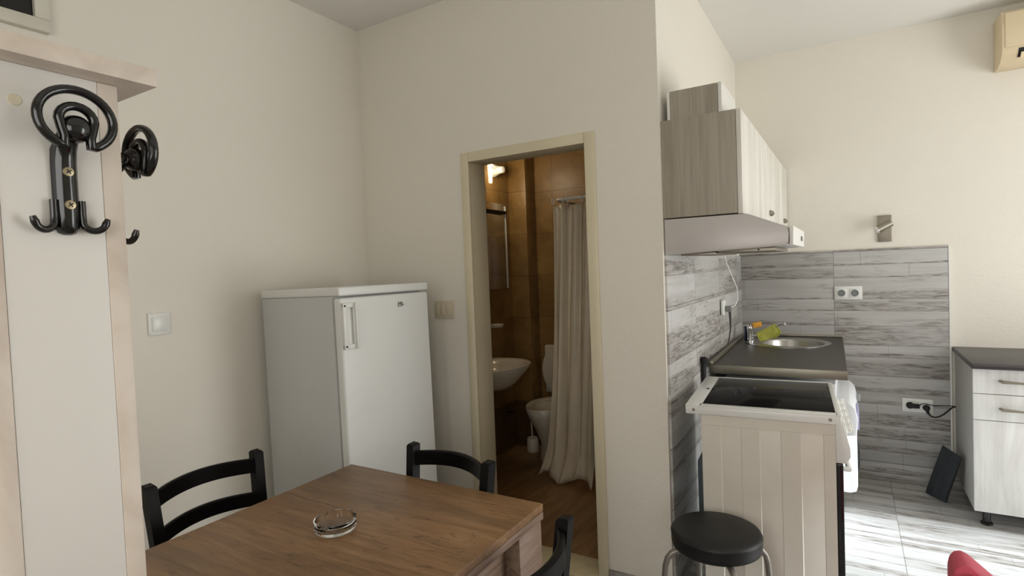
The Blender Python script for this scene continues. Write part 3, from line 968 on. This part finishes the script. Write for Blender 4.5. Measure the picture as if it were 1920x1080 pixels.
MB().box(.267, .421, YD - .022, YD - .012, .436, .520, .003).build('frame', M['plastic_white'], s2, True)
for x in (.3065, .386):
    MB().box(x - .0285, x + .0285, YD - .0255, YD - .0215, .478 - .029, .478 + .029, .002).build('insert', M['white_gloss'], s2, True)
p1 = thing('power_plug', 'flat black sideways power plug in the left half of the low socket', 'plug', (.305, YD - .028, .480))
pm = MB().lathe([(0, 0), (.0195, 0), (.0195, .014), (.016, .020), (0, .021)], 24, to_my((0, 0, 0)))
pm.box(0, .048, -.022, -.003, -.015, .012, .004)
pm.build('body', M['black_matte'], p1)
MB().tube([(.046, -.012, .002), (.058, -.016, .016), (.075, -.020, .0195), (.095, -.024, .016), (.12, -.028, .014), (.165, -.045, .022), (.200, -.062, .026), (.206, -.10, .026)], .0026, 8).build('cord', M['black_matte'], p1)
p2 = thing('power_plug', 'round black power plug with a thick looping cord, right half of the low socket', 'plug', (.386, YD - .028, .472))
pm = MB().lathe([(0, 0), (.0175, 0), (.019, .006), (.0165, .028), (.010, .034), (0, .035)], 24, to_my((0, 0, 0)))
pm.tube([(0, -.022, 0), (.004, -.024, -.018), (.010, -.024, -.034)], [.011, .009, .006], 12)
pm.build('body', M['black_matte'], p2)
MB().tube([(.010, -.024, -.034), (.022, -.024, -.046), (.042, -.024, -.050), (.062, -.026, -.042), (.082, -.03, -.026), (.102, -.036, -.002), (.122, -.046, .024), (.130, -.07, .034)], .0046, 10).build('cord', M['black_matte'], p2)

s3 = thing('wall_socket', 'white surface-mounted socket box on the side splashback above the worktop', 'socket', (XC + .010, 3.44, 1.135))
MB().box(XC + .010, XC + .014, 3.400, 3.482, 1.094, 1.178, .001).build('back_box', M['black_matte'], s3, True)
MB().box(XC + .014, XC + .030, 3.399, 3.483, 1.092, 1.180, .004).build('frame', M['plastic_white'], s3, True)
p3 = thing('power_plug', 'grey plug in the wall socket box with one cord up and one cord down', 'plug', (XC + .030, 3.455, 1.125))
MB().box(.0005, .034, -.018, .018, -.016, .018, .006).build('body', M['plastic_grey'], p3)
MB().tube([(.030, 0, .008), (.050, .03, .018), (.058, .07, .055), (.052, .09, .12), (.030, .05, .20), (.012, .0, .27), (.008, -.03, .318)], .0032, 8).build('white_cord', M['plastic_white'], p3)
MB().tube([(.024, 0, -.012), (.026, .0, -.06), (.022, .02, -.12), (.012, .025, -.18), (.006, .0, -.216)], [.008, .006, .0038, .0034, .0034], 8).build('grey_cord', plain('dark_grey_cord', (62, 64, 62), .6), p3)
p4 = thing('power_plug', 'loose black plug hanging on its cord at the worktop corner behind the stove', 'plug', (XC + .024, 2.874, .845))
MB().lathe([(0, 0), (.017, 0), (.020, .008), (.019, .026), (.012, .032), (0, .033)], 20, T(.002, 0, .066) @ RY(math.radians(25)) @ T(0, 0, -.012)).build('body', M['black_matte'], p4)
for dx in (-.007, .007):
    MB().tube([(.009 + dx, -.008, .084), (.015 + dx, -.012, .099)], .0024, 8).build('pin', M['chrome'], p4)
MB().tube([(.001, 0, .056), (.0, .0, .0), (.004, .0, -.2), (.004, .0, -.844)], .012, 10).build('cord', M['black_matte'], p4)

wl_ = thing('wall_spotlight', 'small brushed steel spotlight on the wall above the splashback', 'wall light', (.193, YD, 1.57))
MB().box(.157, .229, YD - .012, YD - .0005, 1.488, 1.652, .002).build('back_plate', M['steel_dull'], wl_, True)
MB().tube([(.197, YD - .012, 1.592), (.197, YD - .045, 1.590)], .008, 12).build('arm', M['steel'], wl_, True)
ax = Vector((-.075, -.022, -.040)).normalized()
c = Vector((.197, YD - .06, 1.588))
MB().tube([c + ax * -.030, c + ax * .052], .0235, 24).build('spot_head', M['steel_dull'], wl_, True)
MB().tube([c + ax * .0515, c + ax * .0555], .0245, 24).build('rim', M['chrome'], wl_, True)

# ------------------------------------------------------------------ base cabinet with its worktop, pouch
bc = thing('base_cabinet', 'white grained base cabinet with two drawers under the dark worktop', 'cabinet', (.9, 3.88, 0))
bx0, bx1, by0, by1 = .527, 1.32, 3.618, YD - .022
MB().box(bx0, bx1, by0, by1, .085, .816, .001).build('body', M['cab_grey'], bc, True)
for (a, c, hz) in ((.690, .814, .757), (.556, .687, .618)):
    dd = MB().box(bx0, bx1, by0 - .019, by0 - .001, a, c, .0015).build('drawer', M['cab_front_x'], bc, True)
    hpts = [(.632, by0 - .020, hz), (.640, by0 - .040, hz - .001), (.70, by0 - .042, hz - .003), (.78, by0 - .044, hz - .005), (.86, by0 - .042, hz - .003), (.92, by0 - .040, hz - .001), (.928, by0 - .020, hz)]
    MB().tube(hpts, [.007, .0085, .006, .0045, .006, .0085, .007], 10, up=(0, 0, 1)).build('handle', M['steel_dull'], dd, True)
for a, c in ((bx0, (bx0 + bx1) / 2 - .001), ((bx0 + bx1) / 2 + .001, bx1)):
    MB().box(a, c, by0 - .019, by0 - .001, .085, .553, .0015).build('door', M['cab_front_x'], bc, True)
for x in (.585, 1.26):
    for y in (3.668, 4.08):
        lg = MB().lathe([(.026, 0), (.026, .010), (.018, .016), (.016, .084), (.022, .084)], 20, T(x, y, 0))
        lg.build('leg', M['black_gloss'], bc, True)
tag(MB().box(.518, 1.36, 3.565, YD - .001, .8175, .846, .004).build('worktop', M['worktop_dark']), 'dark worktop slab on the white drawer cabinet by the right wall', 'countertop')

pg = thing('pouch', 'flat black fabric pouch leaning against the side of the drawer cabinet', 'bag', (.42, 3.94, 0))
BL, BR, TR, TL = Vector((.365, 3.995, 0.004)), Vector((.447, 3.878, .004)), Vector((.512, 3.822, .285)), Vector((.452, 4.03, .285))
nrm = (BR - BL).cross(TL - BL).normalized()
if nrm.x > 0:
    nrm = -nrm
rings = []
for i in range(13):
    f = i / 12
    a, c = BL.lerp(TL, f), BR.lerp(TR, f)
    th = .006 + .016 * math.sin(PI * min(1, .15 + f * .8))
    front, back = [], []
    for j in range(9):
        g = j / 8
        p = a.lerp(c, g)
        w = math.sin(PI * (.06 + .88 * g)) * (1 - .45 * math.exp(-((g - .62 + .12 * f) / .09) ** 2))
        notch = -.035 * math.exp(-((g - .45) / .18) ** 2) * max(0, f - .75) * 4
        front.append(p + nrm * (.004 + th * w) + Vector((0, 0, notch)))
        back.append(p + nrm * .001)
    rings.append([tuple(v) for v in front + back[::-1]])
MB().loft(rings).build('body', M['bag'], pg, True, smooth=60)
MB().tube([BR + nrm * .008, BR.lerp(TR, .5) + nrm * .012, TR + nrm * .008], .004, 8).build('seam', M['black_matte'], pg, True)

# ------------------------------------------------------------------ air conditioner
ac = thing('air_conditioner', 'yellowed split air conditioner unit high on the kitchen wall', 'air conditioner', (1.1, YD, 2.42))
pr_ = [(0, 2.692), (-.165, 2.690), (-.192, 2.672), (-.205, 2.60), (-.205, 2.475), (-.190, 2.452), (-.150, 2.425), (-.09, 2.412), (0, 2.412)]
MB().prism(pr_, (.722, YD - .001, 0), (0, 1, 0), (0, 0, 1), (.80, 0, 0), .004).build('body', M['ac'], ac, True)
MB().box(.735, 1.51, YD - .211, YD - .205, 2.487, 2.668, .0025).build('front_panel', M['ac'], ac, True)
MB().prism([(-.2035, 2.474), (-.193, 2.4545), (-.168, 2.434), (-.170, 2.438), (-.19, 2.458)], (.79, YD - .004, 0), (0, 1, 0), (0, 0, 1), (.67, 0, 0)).build('outlet_slot', M['black_matte'], ac, True)
MB().prism([(-.198, 2.454), (-.172, 2.430), (-.176, 2.425), (-.203, 2.450)], (.80, YD - .004, 0), (0, 1, 0), (0, 0, 1), (.65, 0, 0)).build('louver', M['ac'], ac, True)

# ------------------------------------------------------------------ bar stool
so = thing('bar_stool', 'round black padded stool with grey tube legs beside the stove', 'stool', (-.412, 1.985, 0))
MB().lathe([(0, .418), (.140, .418), (.148, .424), (.150, .44), (.150, .462), (.1515, .4655), (.150, .469), (.146, .476), (.135, .4795), (.07, .481), (0, .4815)], 56).build('seat', M['black_leather'], so, smooth=50)
a0 = math.atan2(.516, .856)
for k in range(4):
    a = a0 + k * PI / 2
    e = lambda r, z: (r * math.cos(a), r * math.sin(a), z)
    pts = [e(.06, .409), e(.10, .409), e(.135, .407), e(.156, .398), e(.170, .380), e(.178, .355), e(.183, .30), e(.205, 0.004)]
    MB().tube(pts, .0105, 12).build('leg', M['leg_grey'], so, smooth=60)
MB().tube([(.188 * math.cos(2 * PI * k / 40), .188 * math.sin(2 * PI * k / 40), .15) for k in range(40)], .007, 8, True).build('foot_ring', M['leg_grey'], so)
MB().lathe([(0, .400), (.07, .400), (.075, .409), (.075, .4175), (0, .4175)], 24).build('mounting_plate', M['leg_grey'], so)

# ------------------------------------------------------------------ red tub chair (only its top shows)
rc = thing('armchair', 'red upholstered armchair, only its rounded back corner shows at the bottom right', 'armchair', (.45, 1.08, 0))
prof = [(.158, .20), (.158, .785), (.161, .801), (.168, .812), (.179, .816), (.190, .811), (.40, .625), (.44, .607), (.70, .605), (.735, .595), (.745, .57), (.745, .20)]
for y in (.78, 1.31):
    MB().prism(prof, (0, y, 0), (1, 0, 0), (0, 0, 1), (0, .07, 0), .004).build('armrest', M['red'], rc, True, smooth=50)
MB().box(.162, .245, .851, 1.309, .20, .806, .02, 3).build('backrest', M['red'], rc, True)
MB().box(.246, .74, .852, 1.308, .22, .44, .025, 3).build('seat', M['red'], rc, True)
for x in (.20, .70):
    for y in (.82, 1.34):
        MB().tube([(x, y, .205), (x, y, 0)], [.02, .014], 12).build('leg', M['black_wood'], rc, True)

# ------------------------------------------------------------------ bathroom fittings
bs = thing('washbasin', 'white ceramic washbasin on the bathroom wall seen through the doorway', 'washbasin', (-2.3, 3.20, .62))
def basin_ring(s, z, inn=0.0):
    pts = []
    for k in range(40):
        a = 2 * PI * k / 40
        px = max(-1.0, math.cos(a) * 1.18)
        x = .2 + px * .2 * s
        y = .265 * s * math.copysign(abs(math.sin(a)) ** .8, math.sin(a))
        pts.append((max(0, x if px > -1 else 0 if not inn else .2 - .2 * s), y, z))
    return pts
rr = [basin_ring(.45, -.02), basin_ring(.62, .02), basin_ring(.86, .085), basin_ring(.98, .125), basin_ring(1.0, .14), basin_ring(.97, .145), basin_ring(.84, .138, 1), basin_ring(.74, .10, 1), basin_ring(.5, .04, 1), basin_ring(.12, .025, 1)]
MB().loft(rr).build('bowl', M['ceramic'], bs, smooth=60)
MB().tube([(.06, 0, .142), (.06, 0, .19), (.09, 0, .215), (.14, 0, .20)], .011, 12).build('tap', M['chrome'], bs)
mr = thing('mirror', 'frameless mirror strip on the brown tiled bathroom wall', 'mirror', (-2.3, 3.3, 1.58))
MB().box(-2.299, -2.286, 2.95, 3.722, 1.262, 1.915, .002).build('glass', M['mirror'], mr, True)
MB().box(-2.299, -2.283, 3.7225, 3.730, 1.262, 1.90, .001).build('edge_strip', M['cab_white'], mr, True)
MB().box(-2.286, -2.270, 2.96, 3.715, 1.838, 1.860, .002).build('shelf_bar', M['black_wood'], mr, True)
bl = thing('bathroom_lamp', 'small wall lamp with a pale lit tube above the mirror', 'lamp', (-2.3, 3.55, 2.13))
MB().lathe([(.05, 0), (.05, .012), (.03, .05), (.024, .09), (.0, .095)], 24, to_x((-2.302, 3.60, 2.16))).build('holder', M['plastic_white'], bl, True)
MB().tube([(-2.225, 3.43, 2.24), (-2.222, 3.43, 2.04)], [.020, .014], 14).build('tube', M['lamp_glow'], bl, True)
MB().tube([(-2.225, 3.43, 2.20), (-2.25, 3.52, 2.18), (-2.26, 3.60, 2.16)], .008, 10).build('arm', M['plastic_white'], bl, True)
sd2 = thing('soap_dish', 'small white soap dish on the bathroom wall over the basin', 'soap dish', (-2.3, 3.47, .985))
MB().lathe([(0, 0), (.045, .0), (.055, .02), (.05, .02), (.042, .006), (0, .006)], 24, T(.058, 0, 0)).box(-0.002, .02, -.02, .02, -.01, .02, .003).build('dish', M['ceramic'], sd2)

tl = thing('toilet', 'white toilet with raised lid half hidden behind the shower curtain', 'toilet', (-1.895, 3.95, 0))
def oval(rx, ry, cy, z, n=36):
    return [(rx * math.cos(2 * PI * k / n), cy + ry * math.sin(2 * PI * k / n) * (1.0 if math.sin(2 * PI * k / n) < 0 else .8), z) for k in range(n)]
MB().loft([oval(.11, .15, -.27, 0), oval(.105, .14, -.26, .12), oval(.13, .18, -.29, .24), oval(.155, .235, -.32, .35), oval(.165, .25, -.32, .39), oval(.16, .245, -.32, .40), oval(.12, .18, -.33, .398), oval(.11, .15, -.33, .33), oval(.05, .07, -.33, .22)]).build('bowl', M['ceramic'], tl, smooth=60)
sm_ = MB()
for A, B in (((.168, .255), (.12, .175)),):
    o1, o2, i1, i2 = oval(A[0], A[1], -.32, .401), oval(A[0] - .005, A[1] - .005, -.32, .416), oval(B[0], B[1], -.33, .401), oval(B[0] + .004, B[1] + .004, -.33, .416)
    sm_.loft([i1, o1, o2, i2, i1], cap=False)
sm_.build('seat', M['ceramic'], tl, smooth=60)
lid = [(.192 * math.cos(2 * PI * k / 36), .20 + .215 * math.sin(2 * PI * k / 36)) for k in range(36)]
MB().prism(lid, (0, -.105, .425), (1, 0, 0), (0, .10, .99), (0, .018, -.002), .004).build('lid', M['ceramic'], tl, smooth=50)
MB().box(-.19, .19, -.085 + .04, -.002, .42, .80, .015, 3).build('cistern', M['ceramic'], tl)
tbz = thing('toilet_brush', 'toilet brush standing in a pale holder on the bathroom floor', 'toilet brush', (-2.115, 3.72, 0))
MB().lathe([(0, 0), (.045, 0), (.048, .01), (.043, .10), (.038, .105), (.036, .10), (.04, .012), (0, .01)], 24).build('holder', M['ceramic'], tbz, smooth=50)
MB().tube([(0, 0, .02), (0, -.005, .12), (-.006, -.01, .36)], [.02, .006, .006], 10).build('handle', M['ceramic'], tbz)
rv = thing('wall_valve', 'small dark valve on the tiles under the bathroom basin', 'valve', (-2.3, 3.667, .303))
MB().lathe([(0, 0), (.014, 0), (.014, .02), (.008, .022), (.008, .035), (.012, .036), (.012, .045), (0, .046)], 16, to_x((0.0005, 0, 0))).build('body', M['black_matte'], rv)

# curtain rod, rings, curtain
YR, ZR = 3.24, 1.842
rod = tag(MB().tube([(-1.615, 3.9495, ZR), (-1.615, YR + .06, ZR), (-1.60, YR + .015, ZR), (-1.57, YR, ZR), (-1.2, YR, ZR), (XC - .128, YR, ZR)], .009, 12).build('curtain_rod', M['plastic_white']), 'white curtain rod across the bathroom above the shower curtain', 'curtain rod')
cu = thing('shower_curtain', 'translucent cream shower curtain hanging bunched in the bathroom', 'shower curtain', (-1.53, YR, 0))
rows = []
NX, NZ = 120, 40
def cur(f, g):
    """f 0..1 along the cloth, g 0 (top) .. 1 (bottom)"""
    x0 = -1.632 - .055 * g - .065 * g ** 3
    x1 = -1.31 - .095 * g
    ph = 2 * PI * (f * 3.1 + .10 * math.sin(2.6 * g + 1))
    amp = (.030 + .034 * g) * (.55 + .45 * math.sin(5.1 * f + 1.3))
    x = x0 + (x1 - x0) * f + .018 * math.cos(ph + .7) * (f * (1 - f) * 4)
    y = YR + amp * math.sin(ph) + (.016 - .008 * g) * math.sin(2 * PI * f * 7.3 + 1.5 * g) * (1 - .6 * g)
    top = ZR - .034 - .010 * abs(math.sin(2 * PI * f * 2.6))
    z = top - (top - .030) * g
    if g > .86:
        k_ = (g - .86) / .14
        y -= .075 * k_ * k_ * (.5 + .5 * math.sin(ph + .4))
        x -= .030 * k_ * k_ * (1 - f)
        z += .030 * k_ * math.sin(2 * PI * f * 1.6 + .4)
    return (x, y, max(z, .006))
b = bmesh.new()
V = [[b.verts.new(cur(i / NX, j / NZ)) for i in range(NX + 1)] for j in range(NZ + 1)]
for j in range(NZ):
    for i in range(NX):
        b.faces.new((V[j][i], V[j][i + 1], V[j + 1][i + 1], V[j + 1][i]))
cm = MB()
cm._merge(b)
cm.build('cloth', M['curtain'], cu, True, smooth=80, solid=.0012)
for i in range(6):
    f = .02 + i * .19
    p = Vector(cur(f, 0))
    MB().tube([(p.x + .004 * math.sin(i * 2), YR + .016 * math.sin(2 * PI * k / 18), ZR - .008 + .022 * math.cos(2 * PI * k / 18)) for k in range(18)], .0026, 8, True).build('ring', M['plastic_white'], cu, True)

# ------------------------------------------------------------------ camera
cam = bpy.data.cameras.new('camera')
co = bpy.data.objects.new('camera', cam)
COL.objects.link(co)
rt = Vector((0.85575468, 0.515891, -0.03924785))
dn = Vector((-0.01687057, -0.04799457, -0.99870511))
fw = Vector((-0.51710667, 0.85530871, -0.0323682))
co.matrix_world = basis(rt, -dn, -fw, (0, 0, 1.404))
cam.sensor_width = 36
cam.lens = 36 * 1047.11 / 1920
cam.clip_start = .02
scene.camera = co

# ------------------------------------------------------------------ light
def area(name, loc, aim, sx, sy, power, col):
    l = bpy.data.lights.new(name, 'AREA')
    l.shape = 'RECTANGLE'
    l.size, l.size_y = sx, sy
    l.energy = power
    l.color = col
    o = bpy.data.objects.new(name, l)
    COL.objects.link(o)
    o.location = loc
    o.rotation_euler = (Vector(aim) - Vector(loc)).to_track_quat('-Z', 'Y').to_euler()
    return o
# daylight through the glazed kitchen door plus fill light in an added, unseen front window
area('daylight_door', (XR + .16, (W1[0] + W1[1]) / 2, 1.05), (0, (W1[0] + W1[1]) / 2, 1.05), 1.5, 2.05, 70, (1.0, .99, .98))
area('fill_light_front', ((W2[0] + W2[1]) / 2, YF - .13, 1.55), ((W2[0] + W2[1]) / 2, 1, 1.55), 2.3, 1.35, 44, (1.0, .95, .885))
# the lit lamp over the bathroom mirror
bp = bpy.data.lights.new('bathroom_lamp_light', 'POINT')
bp.energy = 5
bp.color = (1.0, .84, .58)
bp.shadow_soft_size = .04
bo_ = bpy.data.objects.new('bathroom_lamp_light', bp)
COL.objects.link(bo_)
bo_.location = (-2.14, 3.40, 2.14)
s = bpy.data.lights.new('sun', 'SUN')
s.energy = 13.0
s.angle = math.radians(7)
s.color = (.86, .94, 1.0)
so_ = bpy.data.objects.new('sun', s)
COL.objects.link(so_)
so_.rotation_euler = Vector((-math.cos(math.radians(33)), -.0, -math.sin(math.radians(33)))).to_track_quat('-Z', 'Y').to_euler()
w = bpy.data.worlds.new('sky')
scene.world = w
w.use_nodes = True
w.node_tree.nodes['Background'].inputs[0].default_value = (.75, .86, 1.0, 1)
w.node_tree.nodes['Background'].inputs[1].default_value = .8

vs = scene.view_settings
vs.view_transform = 'Standard'
vs.look = 'None'
vs.gamma = 1
vs.exposure = -0.42
vs.use_curve_mapping = False
